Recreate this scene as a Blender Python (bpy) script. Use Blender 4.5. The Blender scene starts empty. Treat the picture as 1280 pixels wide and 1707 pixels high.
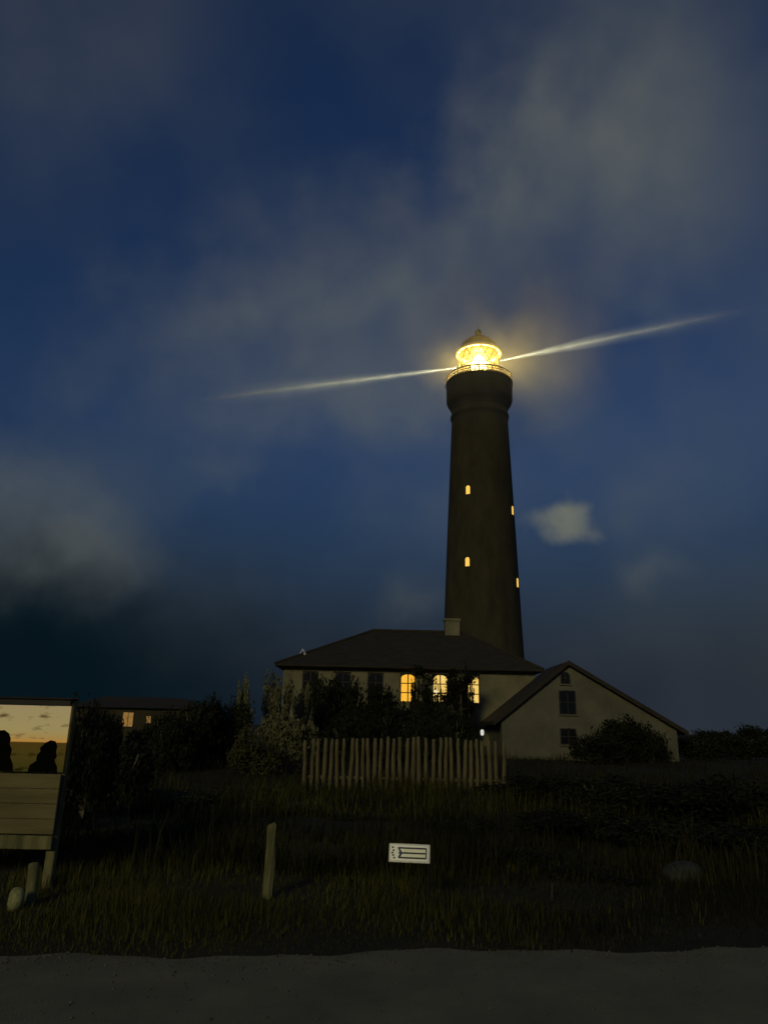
import bpy, bmesh, math, random
import numpy as np
from mathutils import Vector, Matrix, Euler

random.seed(7)
rng = np.random.default_rng(7)
SC = bpy.context.scene
COL = SC.collection
R = math.radians

# ------------------------------------------------------------------ camera
cd = bpy.data.cameras.new('camera')
cam = bpy.data.objects.new('camera', cd)
COL.objects.link(cam)
SC.camera = cam
cd.sensor_fit = 'VERTICAL'
cd.sensor_height = 36.0
cd.lens = 26.0
cd.clip_start = 0.05
cd.clip_end = 6000
PITCH, ROLL = R(16.2), R(1.3)
EYE = Vector((0, 0, 1.6))
_F = Vector((0, math.cos(PITCH), math.sin(PITCH)))
_U = Vector((0, -math.sin(PITCH), math.cos(PITCH)))
_X = Vector((1, 0, 0))
_R2 = _X * math.cos(ROLL) + _U * math.sin(ROLL)
_U2 = -_X * math.sin(ROLL) + _U * math.cos(ROLL)
cam.matrix_world = Matrix(((_R2.x, _U2.x, -_F.x, EYE.x), (_R2.y, _U2.y, -_F.y, EYE.y),
                           (_R2.z, _U2.z, -_F.z, EYE.z), (0, 0, 0, 1)))

# ------------------------------------------------------------------ exposure
SC.view_settings.view_transform = 'Standard'
SC.view_settings.look = 'None'
SC.view_settings.exposure = 0.0
SC.view_settings.gamma = 1.0
SC.view_settings.use_curve_mapping = False
SC.cycles.use_denoising = True
SC.cycles.max_bounces = 4
SC.cycles.diffuse_bounces = 2
SC.cycles.glossy_bounces = 2
SC.cycles.use_adaptive_sampling = True
SC.cycles.adaptive_threshold = 0.02
SC.cycles.volume_bounces = 0
SC.cycles.transparent_max_bounces = 12
SC.cycles.volume_step_rate = 1.0
SC.cycles.volume_max_steps = 256
SC.cycles.sample_clamp_indirect = 4.0

# ------------------------------------------------------------------ sky: dusk blue with soft grey clouds
SUN_AZ, SUN_EL = R(200), R(20)          # sun lamp in place of a street light behind the camera, low, from the left
w = bpy.data.worlds.new('World')
SC.world = w
w.use_nodes = True
nt = w.node_tree
for n in list(nt.nodes):
    nt.nodes.remove(n)


def N(t, **kw):
    n = nt.nodes.new(t)
    for k, v in kw.items():
        setattr(n, k, v)
    return n


def math_node(op, a, b=None, c=None, clamp=False):
    n = N('ShaderNodeMath', operation=op, use_clamp=clamp)
    for i, v in enumerate((a, b, c)):
        if v is None:
            continue
        if isinstance(v, (int, float)):
            n.inputs[i].default_value = v
        else:
            nt.links.new(v, n.inputs[i])
    return n.outputs[0]


tc = N('ShaderNodeTexCoord')
sky = N('ShaderNodeTexSky', sky_type='NISHITA')
sky.sun_disc = False
sky.sun_elevation = R(1.0)            # all but set
sky.sun_rotation = SUN_AZ
sky.air_density = 1.0
sky.dust_density = 0.3
sky.ozone_density = 4.5
tint = N('ShaderNodeMix', data_type='RGBA', blend_type='MULTIPLY')
tint.inputs['Factor'].default_value = 1.0
nt.links.new(sky.outputs[0], tint.inputs[6])
SKY_TINT = (2.0, 1.20, 1.07, 1)
tint.inputs[7].default_value = SKY_TINT
# cloud field, everywhere round the dome
nz = N('ShaderNodeTexNoise')
nz.inputs['Scale'].default_value = 3.4
nz.inputs['Detail'].default_value = 3
nz.inputs['Roughness'].default_value = 0.52
nt.links.new(tc.outputs['Generated'], nz.inputs['Vector'])
warp = N('ShaderNodeVectorMath', operation='SUBTRACT')
warp.inputs[1].default_value = (0.5, 0.5, 0.5)
nt.links.new(nz.outputs['Color'], warp.inputs[0])
warp2 = N('ShaderNodeVectorMath', operation='SCALE')
warp2.inputs['Scale'].default_value = 0.16
nt.links.new(warp.outputs[0], warp2.inputs[0])
fine = N('ShaderNodeTexNoise')
fine.inputs['Scale'].default_value = 16
fine.inputs['Detail'].default_value = 3
nt.links.new(tc.outputs['Generated'], fine.inputs['Vector'])
wf = N('ShaderNodeVectorMath', operation='SUBTRACT')
wf.inputs[1].default_value = (0.5, 0.5, 0.5)
nt.links.new(fine.outputs['Color'], wf.inputs[0])
wf2 = N('ShaderNodeVectorMath', operation='SCALE')
wf2.inputs['Scale'].default_value = 0.085
nt.links.new(wf.outputs[0], wf2.inputs[0])
dsum = N('ShaderNodeVectorMath', operation='ADD')
nt.links.new(warp2.outputs[0], dsum.inputs[0])
nt.links.new(wf2.outputs[0], dsum.inputs[1])
dird = N('ShaderNodeVectorMath', operation='ADD')
nt.links.new(tc.outputs['Generated'], dird.inputs[0])
nt.links.new(dsum.outputs[0], dird.inputs[1])
# cloud banks: azimuth (deg, + right), elevation (deg), half width, half height (deg), tilt, weight, edge softness
CLOUDS = [(-26.0, 13.0, 8.5, 6.5, -10, 0.27, 0.75), (-21.0, 11.0, 4.5, 4.5, 0, 0.16, 0.8),
          (14.3, 14.9, 2.8, 1.5, 0, 0.95, 0.95),
          (20.0, 40.5, 9.5, 9.0, 20, 0.36, 0.95), (28.0, 34.0, 8.0, 12.0, 0, 0.16, 1.0),
          (-3.0, 33.5, 11.0, 7.0, -14, 0.30, 0.95), (8.0, 36.5, 9.5, 5.5, 25, 0.26, 0.95),
          (12.0, 42.0, 6.5, 5.0, 20, 0.16, 1.0), (-14.0, 27.0, 12.0, 6.0, 8, 0.25, 1.0),
          (-26.0, 47.0, 9.0, 8.0, 0, 0.10, 1.0), (4.0, 16.5, 8.0, 5.0, 0, 0.12, 1.0), (26.0, 55.0, 16.0, 8.0, 0, 0.16, 1.0),
          (0.0, 24.5, 11.0, 3.6, 8, 0.20, 0.95), (-16.0, 20.5, 9.0, 4.5, 0, 0.12, 1.0),
          (10.5, 27.0, 6.0, 3.6, 20, 0.30, 0.9), (14.0, 24.5, 4.0, 3.4, 0, 0.13, 1.0),
          (21.5, 11.0, 3.0, 1.8, 0, 0.12, 1.0), (-13.2, 18.6, 1.8, 1.5, 0, 0.10, 1.0),
          (2.6, 9.2, 3.0, 1.6, 0, 0.12, 1.0), (22.0, 20.0, 11.0, 6.0, 0, 0.15, 1.0)]
acc = None
for az, el, hw, hh, tl, wt, soft in CLOUDS:
    a, e = R(az), R(el)
    d = Vector((math.sin(a) * math.cos(e), math.cos(a) * math.cos(e), math.sin(e)))
    rt = Vector((math.cos(a), -math.sin(a), 0))
    up = rt.cross(d)
    t = R(tl)
    rt, up = rt * math.cos(t) + up * math.sin(t), up * math.cos(t) - rt * math.sin(t)
    m3 = Matrix((rt, d, up)).transposed()
    mp = N('ShaderNodeMapping', vector_type='TEXTURE')
    mp.inputs['Location'].default_value = d
    mp.inputs['Rotation'].default_value = m3.to_euler()
    mp.inputs['Scale'].default_value = (R(hw), 1.0, R(hh))
    nt.links.new(dird.outputs[0], mp.inputs['Vector'])
    ln = N('ShaderNodeVectorMath', operation='LENGTH')
    nt.links.new(mp.outputs[0], ln.inputs[0])
    mr = N('ShaderNodeMapRange', interpolation_type='SMOOTHSTEP')
    mr.inputs['From Min'].default_value = 1.0 + 0.45 * soft
    mr.inputs['From Max'].default_value = 1.0 - soft
    mr.inputs['To Min'].default_value = 0.0
    mr.inputs['To Max'].default_value = wt
    nt.links.new(ln.outputs['Value'], mr.inputs['Value'])
    acc = mr.outputs[0] if acc is None else math_node('ADD', acc, mr.outputs[0])
# break the banks up and add thin haze between them
brk = N('ShaderNodeMapRange')
brk.inputs['From Min'].default_value = 0.30
brk.inputs['From Max'].default_value = 0.70
brk.inputs['To Min'].default_value = 0.62
brk.inputs['To Max'].default_value = 1.25
nt.links.new(nz.outputs['Fac'], brk.inputs['Value'])
acc = math_node('MULTIPLY', acc, brk.outputs[0])
brf = N('ShaderNodeMapRange')
brf.inputs['From Min'].default_value = 0.3
brf.inputs['From Max'].default_value = 0.7
brf.inputs['To Min'].default_value = 0.80
brf.inputs['To Max'].default_value = 1.20
nt.links.new(fine.outputs['Fac'], brf.inputs['Value'])
acc = math_node('MULTIPLY', acc, brf.outputs[0])
thin = N('ShaderNodeMapRange', interpolation_type='SMOOTHSTEP')
thin.inputs['From Min'].default_value = 0.40
thin.inputs['From Max'].default_value = 0.75
thin.inputs['To Min'].default_value = 0.0
thin.inputs['To Max'].default_value = 0.075
nt.links.new(nz.outputs['Fac'], thin.inputs['Value'])
acc = math_node('ADD', acc, thin.outputs[0], clamp=True)
# low on the horizon the air is a dark blue dusk haze, and a dark bank lies low on the left
SKYK = 0.115
sep = N('ShaderNodeSeparateXYZ')
nt.links.new(tc.outputs['Generated'], sep.inputs[0])
hz = N('ShaderNodeMapRange', interpolation_type='SMOOTHSTEP')
hz.inputs['From Min'].default_value = 0.42
hz.inputs['From Max'].default_value = 0.03
hz.inputs['To Min'].default_value = 0.0
hz.inputs['To Max'].default_value = 0.97
nt.links.new(sep.outputs['Z'], hz.inputs['Value'])
hmix = N('ShaderNodeMix', data_type='RGBA')
nt.links.new(hz.outputs[0], hmix.inputs['Factor'])
nt.links.new(tint.outputs[2], hmix.inputs[6])
hmix.inputs[7].default_value = (0.0110 / SKYK, 0.0195 / SKYK, 0.0340 / SKYK, 1)
cmix = N('ShaderNodeMix', data_type='RGBA')
nt.links.new(acc, cmix.inputs['Factor'])
nt.links.new(hmix.outputs[2], cmix.inputs[6])
cmix.inputs[7].default_value = (0.146 / SKYK, 0.156 / SKYK, 0.130 / SKYK, 1)
bg = N('ShaderNodeBackground')
bg.inputs['Strength'].default_value = SKYK
dmap = N('ShaderNodeMapping', vector_type='TEXTURE')
dmap.inputs['Location'].default_value = (-0.42, 0.90, 0.03)
dmap.inputs['Rotation'].default_value = (0, 0, R(25))
dmap.inputs['Scale'].default_value = (0.42, 1.0, 0.20)
nt.links.new(dird.outputs[0], dmap.inputs['Vector'])
dln = N('ShaderNodeVectorMath', operation='LENGTH')
nt.links.new(dmap.outputs[0], dln.inputs[0])
dmr = N('ShaderNodeMapRange', interpolation_type='SMOOTHSTEP')
dmr.inputs['From Min'].default_value = 1.25
dmr.inputs['From Max'].default_value = 0.15
dmr.inputs['To Max'].default_value = 0.93
nt.links.new(dln.outputs['Value'], dmr.inputs['Value'])
dmix = N('ShaderNodeMix', data_type='RGBA')
nt.links.new(dmr.outputs[0], dmix.inputs['Factor'])
nt.links.new(cmix.outputs[2], dmix.inputs[6])
dmix.inputs[7].default_value = (0.0006 / SKYK, 0.0060 / SKYK, 0.0090 / SKYK, 1)
nt.links.new(dmix.outputs[2], bg.inputs['Color'])
w.cycles.sampling_method = 'MANUAL'
w.cycles.sample_map_resolution = 256
wo = N('ShaderNodeOutputWorld')
nt.links.new(bg.outputs[0], wo.inputs['Surface'])

# ------------------------------------------------------------------ the one sun lamp, very weak, standing in for a street light
sd = bpy.data.lights.new('sun', 'SUN')
sun = bpy.data.objects.new('sun', sd)
COL.objects.link(sun)
sd.energy = 0.58
sd.angle = R(10)
sd.color = (1.0, 0.89, 0.48)
to_sun = Vector((math.sin(SUN_AZ) * math.cos(SUN_EL), math.cos(SUN_AZ) * math.cos(SUN_EL), math.sin(SUN_EL)))
sun.rotation_euler = to_sun.to_track_quat('Z', 'Y').to_euler()


# ================================================================== helpers
def new_mat(name):
    m = bpy.data.materials.new(name)
    m.use_nodes = True
    t = m.node_tree
    for n in list(t.nodes):
        t.nodes.remove(n)
    o = t.nodes.new('ShaderNodeOutputMaterial')
    return m, t, o


def mat(name, c1, c2=None, scale=4.0, rough=0.8, bump=0.0, bscale=None, metal=0.0, stretch=(1, 1, 1), detail=5, island=0.0, spec=0.3):
    m, t, o = new_mat(name)
    b = t.nodes.new('ShaderNodeBsdfPrincipled')
    b.inputs['Roughness'].default_value = rough
    b.inputs['Metallic'].default_value = metal
    b.inputs['Specular IOR Level'].default_value = spec
    t.links.new(b.outputs[0], o.inputs['Surface'])
    if c2 is None:
        c2 = tuple(x * 0.7 for x in c1)
    tcn = t.nodes.new('ShaderNodeTexCoord')
    mp = t.nodes.new('ShaderNodeMapping')
    mp.inputs['Scale'].default_value = stretch
    t.links.new(tcn.outputs['Object'], mp.inputs['Vector'])
    nn = t.nodes.new('ShaderNodeTexNoise')
    nn.inputs['Scale'].default_value = scale
    nn.inputs['Detail'].default_value = detail
    nn.inputs['Roughness'].default_value = 0.6
    t.links.new(mp.outputs[0], nn.inputs['Vector'])
    rp = t.nodes.new('ShaderNodeValToRGB')
    rp.color_ramp.elements[0].position = 0.33
    rp.color_ramp.elements[1].position = 0.68
    rp.color_ramp.elements[0].color = (*c2, 1)
    rp.color_ramp.elements[1].color = (*c1, 1)
    t.links.new(nn.outputs['Fac'], rp.inputs['Fac'])
    out = rp.outputs['Color']
    if island > 0:
        ge = t.nodes.new('ShaderNodeNewGeometry')
        oi = t.nodes.new('ShaderNodeObjectInfo')
        ad = t.nodes.new('ShaderNodeMath')
        ad.operation = 'ADD'
        t.links.new(ge.outputs['Random Per Island'], ad.inputs[0])
        t.links.new(oi.outputs['Random'], ad.inputs[1])
        mr = t.nodes.new('ShaderNodeMapRange')
        mr.inputs['From Max'].default_value = 2.0
        mr.inputs['To Min'].default_value = 1 - island
        mr.inputs['To Max'].default_value = 1 + island
        t.links.new(ad.outputs[0], mr.inputs['Value'])
        sc_ = t.nodes.new('ShaderNodeVectorMath')
        sc_.operation = 'SCALE'
        t.links.new(out, sc_.inputs[0])
        t.links.new(mr.outputs[0], sc_.inputs['Scale'])
        out = sc_.outputs[0]
    t.links.new(out, b.inputs['Base Color'])
    if bump > 0:
        n2 = t.nodes.new('ShaderNodeTexNoise')
        n2.inputs['Scale'].default_value = bscale or scale * 6
        n2.inputs['Detail'].default_value = 4
        t.links.new(mp.outputs[0], n2.inputs['Vector'])
        bp = t.nodes.new('ShaderNodeBump')
        bp.inputs['Strength'].default_value = bump
        bp.inputs['Distance'].default_value = 0.02
        t.links.new(n2.outputs['Fac'], bp.inputs['Height'])
        t.links.new(bp.outputs[0], b.inputs['Normal'])
    return m


def emit_mat(name, col, strength, col2=None, scale=3.0):
    m, t, o = new_mat(name)
    e = t.nodes.new('ShaderNodeEmission')
    e.inputs['Strength'].default_value = strength
    e.inputs['Color'].default_value = (*col, 1)
    if col2:
        tcn = t.nodes.new('ShaderNodeTexCoord')
        nn = t.nodes.new('ShaderNodeTexNoise')
        nn.inputs['Scale'].default_value = scale
        t.links.new(tcn.outputs['Object'], nn.inputs['Vector'])
        mx = t.nodes.new('ShaderNodeMix')
        mx.data_type = 'RGBA'
        t.links.new(nn.outputs['Fac'], mx.inputs['Factor'])
        mx.inputs[6].default_value = (*col, 1)
        mx.inputs[7].default_value = (*col2, 1)
        t.links.new(mx.outputs[2], e.inputs['Color'])
    t.links.new(e.outputs[0], o.inputs['Surface'])
    return m


def link(name, me, m, parent=None, loc=(0, 0, 0), rot=(0, 0, 0)):
    o = bpy.data.objects.new(name, me)
    COL.objects.link(o)
    if m is not None and not me.materials:
        me.materials.append(m)
    o.parent = parent
    o.location = loc
    o.rotation_euler = rot
    return o


def empty(name, loc=(0, 0, 0), rz=0):
    o = bpy.data.objects.new(name, None)
    COL.objects.link(o)
    o.location = loc
    o.rotation_euler = (0, 0, rz)
    o.empty_display_size = 0.2
    return o


def tag(o, label=None, cat=None, group=None, kind=None):
    if label:
        o['label'] = label
    if cat:
        o['category'] = cat
    if group:
        o['group'] = group
    if kind:
        o['kind'] = kind
    return o


def copy_tree(o, parent=None):
    c = o.copy()
    COL.objects.link(c)
    c.parent = parent
    for ch in list(o.children):
        copy_tree(ch, c)
    return c


class MB:
    """collects shapes and links them as one mesh object"""

    def __init__(s):
        s.v, s.f = [], []

    def add(s, vs, fs):
        k = len(s.v)
        s.v += [tuple(v) for v in vs]
        s.f += [tuple(i + k for i in f) for f in fs]
        return s

    def box(s, a, b):
        (x0, y0, z0), (x1, y1, z1) = a, b
        return s.add([(x0, y0, z0), (x1, y0, z0), (x1, y1, z0), (x0, y1, z0), (x0, y0, z1), (x1, y0, z1), (x1, y1, z1), (x0, y1, z1)],
                     [(0, 3, 2, 1), (4, 5, 6, 7), (0, 1, 5, 4), (1, 2, 6, 5), (2, 3, 7, 6), (3, 0, 4, 7)])

    def lathe(s, prof, n=32, c=(0, 0, 0), cap=True):
        vs, fs = [], []
        for r, z in prof:
            for i in range(n):
                a = 2 * math.pi * i / n
                vs.append((c[0] + r * math.cos(a), c[1] + r * math.sin(a), c[2] + z))
        for j in range(len(prof) - 1):
            for i in range(n):
                fs.append((j * n + i, j * n + (i + 1) % n, (j + 1) * n + (i + 1) % n, (j + 1) * n + i))
        if cap:
            fs.append(tuple(range(n - 1, -1, -1)))
            k = (len(prof) - 1) * n
            fs.append(tuple(k + i for i in range(n)))
        return s.add(vs, fs)

    def tube(s, pts, rad, n=8, cap=True):
        pts = [Vector(p) for p in pts]
        rad = rad if isinstance(rad, (list, tuple)) else [rad] * len(pts)
        vs, fs = [], []
        for i, p in enumerate(pts):
            d = (pts[min(i + 1, len(pts) - 1)] - pts[max(i - 1, 0)]).normalized()
            a = d.orthogonal().normalized() if abs(d.z) < 0.95 else Vector((1, 0, 0)) - d * d.x
            a.normalize()
            b = d.cross(a)
            for k in range(n):
                t = 2 * math.pi * k / n
                vs.append(p + (a * math.cos(t) + b * math.sin(t)) * rad[i])
        for j in range(len(pts) - 1):
            for i in range(n):
                fs.append((j * n + i, j * n + (i + 1) % n, (j + 1) * n + (i + 1) % n, (j + 1) * n + i))
        if cap:
            fs.append(tuple(range(n - 1, -1, -1)))
            k = (len(pts) - 1) * n
            fs.append(tuple(k + i for i in range(n)))
        return s.add(vs, fs)

    def prism(s, poly, y0, y1):
        """poly in (x,z), extruded along y"""
        n = len(poly)
        vs = [(x, y0, z) for x, z in poly] + [(x, y1, z) for x, z in poly]
        fs = [tuple(range(n)), tuple(range(2 * n - 1, n - 1, -1))]
        for i in range(n):
            j = (i + 1) % n
            fs.append((i, i + n, j + n, j))
        return s.add(vs, fs)

    def mesh(s, name, smooth=False, bevel=0.0):
        me = bpy.data.meshes.new(name)
        me.from_pydata(s.v, [], s.f)
        bm = bmesh.new()
        bm.from_mesh(me)
        bmesh.ops.recalc_face_normals(bm, faces=bm.faces)
        if bevel > 0:
            bmesh.ops.bevel(bm, geom=list(bm.edges), offset=bevel, segments=1, affect='EDGES', clamp_overlap=True)
        bm.to_mesh(me)
        bm.free()
        if smooth:
            for p in me.polygons:
                p.use_smooth = True
        return me

    def build(s, name, m, parent=None, loc=(0, 0, 0), rot=(0, 0, 0), smooth=False, bevel=0.0):
        return link(name, s.mesh(name, smooth, bevel), m, parent, loc, rot)


def np_mesh(name, V, Fq):
    """fast mesh from numpy arrays; Fq is (n,3) or (n,4)"""
    me = bpy.data.meshes.new(name)
    k = Fq.shape[1]
    me.vertices.add(len(V))
    me.vertices.foreach_set('co', V.astype(np.float32).ravel())
    me.loops.add(Fq.size)
    me.loops.foreach_set('vertex_index', Fq.astype(np.int32).ravel())
    me.polygons.add(len(Fq))
    me.polygons.foreach_set('loop_start', np.arange(0, Fq.size, k, dtype=np.int32))
    me.update(calc_edges=True)
    me.validate()
    return me


# ================================================================== materials
M = {}
M['ground'] = mat('sandy soil with moss', (0.032, 0.026, 0.009), (0.012, 0.011, 0.004), 1.3, 0.95, 0.6, 14)
M['road'] = mat('worn grey asphalt', (0.215, 0.200, 0.128), (0.135, 0.128, 0.084), 1.6, 0.9, 0.5, 120, detail=9)
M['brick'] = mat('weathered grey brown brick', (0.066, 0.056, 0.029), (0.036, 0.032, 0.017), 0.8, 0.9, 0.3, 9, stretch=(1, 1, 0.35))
M['plaster'] = mat('old lime plaster', (0.25, 0.23, 0.14), (0.155, 0.145, 0.09), 0.9, 0.9, 0.3, 8)
M['gable_plaster'] = mat('grey whitewash', (0.175, 0.168, 0.115), (0.115, 0.112, 0.08), 0.7, 0.9, 0.3, 9)
M['tile'] = mat('dark clay roof tile', (0.052, 0.042, 0.028), (0.026, 0.022, 0.016), 2.0, 0.8, 0.6, 7, stretch=(0.7, 0.7, 5.0))
M['wood'] = mat('silvered fence wood', (0.225, 0.185, 0.088), (0.11, 0.09, 0.045), 3, 0.9, 0.5, 22, stretch=(3, 3, 0.5), island=0.0)
M['post_wood'] = mat('mossy post wood', (0.25, 0.23, 0.10), (0.11, 0.105, 0.045), 6, 0.9, 0.6, 30, stretch=(2, 2, 0.4))
M['frame_dark'] = mat('dark painted frame', (0.035, 0.032, 0.028), None, 4, 0.6)
M['glass_dark'] = mat('dark window glass', (0.012, 0.014, 0.018), (0.010, 0.011, 0.014), 1, 0.12, spec=0.5)
M['metal_white'] = mat('cream painted iron', (0.62, 0.56, 0.44), (0.48, 0.42, 0.32), 3, 0.5)
M['copper'] = mat('dark red dome sheet', (0.16, 0.075, 0.045), (0.09, 0.045, 0.03), 1.5, 0.55)
M['iron'] = mat('blackened iron', (0.03, 0.03, 0.032), None, 5, 0.5, metal=0.3)
M['lattice'] = mat('bronze glazing bar', (0.07, 0.05, 0.02), None, 5, 0.5)
M['leaf_dark'] = mat('shade-darkened leaf', (0.022, 0.026, 0.010), (0.011, 0.014, 0.006), 3, 0.75, island=0.55, spec=0.15)  # leaf colour lowered in place of shade that is not cast
M['leaf_olive'] = mat('olive leaf', (0.075, 0.072, 0.026), (0.040, 0.040, 0.016), 3, 0.75, island=0.5, spec=0.15)
M['leaf_lit'] = mat('lit-toned willow leaf', (0.25, 0.235, 0.11), (0.12, 0.115, 0.052), 3, 0.75, island=0.5, spec=0.15)  # leaf colour raised so these shrubs look lit
M['bark'] = mat('rough bark', (0.09, 0.075, 0.05), (0.045, 0.038, 0.026), 8, 0.95, 0.6, 30)
M['pale_bark'] = mat('pale bark', (0.22, 0.20, 0.13), (0.12, 0.11, 0.07), 8, 0.95, 0.5, 30)
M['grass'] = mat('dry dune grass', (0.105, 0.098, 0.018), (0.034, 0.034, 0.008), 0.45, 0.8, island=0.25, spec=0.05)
M['grass_shade'] = mat('shade-darkened rough grass', (0.029, 0.027, 0.009), (0.011, 0.012, 0.005), 0.35, 0.8, island=0.5, spec=0.1)  # grass colour lowered to stand for shade over the field and right verge
M['sign_white'] = mat('white enamel sign', (0.86, 0.90, 0.90), (0.78, 0.82, 0.82), 9, 0.30, spec=0.5)
M['sign_frame'] = mat('grey sign rim', (0.70, 0.71, 0.66), (0.52, 0.53, 0.50), 14, 0.33, spec=0.5)
M['sign_ink'] = mat('blue black ink', (0.03, 0.04, 0.075), None, 8, 0.5)
M['sign_cream'] = mat('cream sign field', (0.88, 0.90, 0.66), (0.74, 0.77, 0.56), 20, 0.32, spec=0.5)
M['stone'] = mat('pale field stone', (0.06, 0.062, 0.055), (0.025, 0.028, 0.022), 5, 0.9, 0.5, 14)
M['board_wood'] = mat('weathered board planks', (0.24, 0.20, 0.088), (0.15, 0.125, 0.055), 2.2, 0.85, 0.4, 26, stretch=(0.5, 2, 4))
M['curtain'] = emit_mat('lit orange curtain', (1.0, 0.44, 0.030), 1.15, (1.0, 0.54, 0.05), 2.5)
M['curtain_pale'] = emit_mat('lit pale curtain', (1.0, 0.50, 0.06), 1.05, (1.0, 0.80, 0.26), 2.0)
M['room_lamp'] = emit_mat('lit lamp globe', (1.0, 0.85, 0.45), 4.0)
M['stair_glow'] = emit_mat('lit stair window', (1.0, 0.60, 0.11), 1.05)
M['far_glow'] = emit_mat('lit far window', (0.75, 0.42, 0.10), 0.5, (0.25, 0.12, 0.04), 3.0)
M['print_black'] = mat('black print', (0.006, 0.006, 0.005), None, 8, 0.9, spec=0.0)
M['cool_lamp'] = emit_mat('lit garden lamp', (0.95, 0.95, 0.85), 0.7)

# lantern glass: clear, with gold tint and translucency added so the panes glow
m, t, o = new_mat('lantern glass')
tr = t.nodes.new('ShaderNodeBsdfTransparent')
tr.inputs['Color'].default_value = (0.97, 0.95, 0.88, 1)
tl = t.nodes.new('ShaderNodeBsdfTranslucent')
tl.inputs['Color'].default_value = (1.0, 0.66, 0.12, 1)
mx = t.nodes.new('ShaderNodeMixShader')
mx.inputs[0].default_value = 0.022
t.links.new(tr.outputs[0], mx.inputs[1])
t.links.new(tl.outputs[0], mx.inputs[2])
t.links.new(mx.outputs[0], o.inputs['Surface'])
M['lantern_glass'] = m
m, t, o = new_mat('window glass')
tr = t.nodes.new('ShaderNodeBsdfTransparent')
gl = t.nodes.new('ShaderNodeBsdfGlossy')
gl.inputs['Roughness'].default_value = 0.05
mx = t.nodes.new('ShaderNodeMixShader')
mx.inputs[0].default_value = 0.06
t.links.new(tr.outputs[0], mx.inputs[1])
t.links.new(gl.outputs[0], mx.inputs[2])
t.links.new(mx.outputs[0], o.inputs['Surface'])
M['clear_glass'] = m
m, t, o = new_mat('burning lens')
tr = t.nodes.new('ShaderNodeBsdfTransparent')
em = t.nodes.new('ShaderNodeEmission')
em.inputs['Color'].default_value = (1.0, 0.76, 0.24, 1)
em.inputs['Strength'].default_value = 9.0
ad = t.nodes.new('ShaderNodeAddShader')
t.links.new(tr.outputs[0], ad.inputs[0])
t.links.new(em.outputs[0], ad.inputs[1])
t.links.new(ad.outputs[0], o.inputs['Surface'])
M['lens'] = m


# ================================================================== ground and road
def ground_z(x, y):
    x, y = np.asarray(x, float), np.asarray(y, float)
    near = np.clip((y - 7.5) / 8.0, 0, 1)
    z = 0.10 * near * (np.sin(x * 0.55 + 1.0) * np.sin(y * 0.42) + 0.6 * np.sin(x * 0.21 - y * 0.33))
    far = np.clip((y - 62) / 60, 0, 1)
    return z * np.clip((60 - y) / 15, 0, 1) + far * 0.5 * np.sin(x * 0.03) * np.sin(y * 0.02)


gx = np.concatenate([-np.geomspace(1500, 24, 26), np.arange(-22, 22.1, 0.5), np.geomspace(24, 1500, 26)])
gy = np.concatenate([-np.geomspace(300, 12, 10), np.arange(-10, 40, 0.5), np.geomspace(40, 2400, 48)])
GX, GY = np.meshgrid(gx, gy)
V = np.stack([GX.ravel(), GY.ravel(), ground_z(GX, GY).ravel()], 1)
nx, ny = len(gx), len(gy)
ii, jj = np.meshgrid(np.arange(nx - 1), np.arange(ny - 1))
k = (jj * nx + ii).ravel()
ground = link('ground', np_mesh('ground', V, np.stack([k, k + 1, k + nx + 1, k + nx], 1)), M['ground'])
for p in ground.data.polygons:
    p.use_smooth = True
tag(ground, kind='structure')


def road_edge(x):
    return 6.12 + 0.13 * x * np.exp(-np.abs(x) / 30) + 0.06 * np.sin(x * 2.1 + 0.5) + 0.035 * np.sin(x * 5.3) + 0.02 * np.sin(x * 11.7 + 2)


rx = np.concatenate([np.arange(-80, -8, 2.0), np.arange(-8, 8, 0.08), np.arange(8, 80.1, 2.0)])
mb = MB()
vs, fs = [], []
for x in rx:
    e = float(road_edge(x))
    vs += [(x, -5.0, 0.006), (x, e - 0.4, 0.006), (x, e, 0.006), (x, e + 0.015, -0.02)]
for i in range(len(rx) - 1):
    for j in range(3):
        fs.append((i * 4 + j, i * 4 + 4 + j, i * 4 + 5 + j, i * 4 + 1 + j))
road = mb.add(vs, fs).build('road', M['road'])
tag(road, kind='structure')

# ================================================================== lighthouse
TX, TY = 10.65, 78.0
LH = empty('lighthouse', (TX, TY, 0))
tag(LH, 'tall round brick lighthouse with lit lantern and gallery behind the house', 'lighthouse')
prof = [(4.75, -0.3), (4.75, 0.9), (4.62, 1.0), (4.4, 4.0), (4.06, 11.9), (3.72, 21.3), (3.18, 34.9), (3.16, 35.4), (3.30, 35.5), (3.30, 35.75), (3.16, 35.85), (3.16, 36.3)]
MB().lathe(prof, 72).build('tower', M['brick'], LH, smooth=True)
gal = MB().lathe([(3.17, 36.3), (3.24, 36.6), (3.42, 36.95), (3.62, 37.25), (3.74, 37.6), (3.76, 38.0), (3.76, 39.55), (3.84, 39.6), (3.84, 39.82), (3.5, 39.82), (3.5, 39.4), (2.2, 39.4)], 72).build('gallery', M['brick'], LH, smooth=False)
rl = MB()
for i in range(48):
    a = 2 * math.pi * i / 48
    rl.tube([(3.7 * math.cos(a), 3.7 * math.sin(a), 39.82), (3.7 * math.cos(a), 3.7 * math.sin(a), 40.55)], 0.05, 6)


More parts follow.
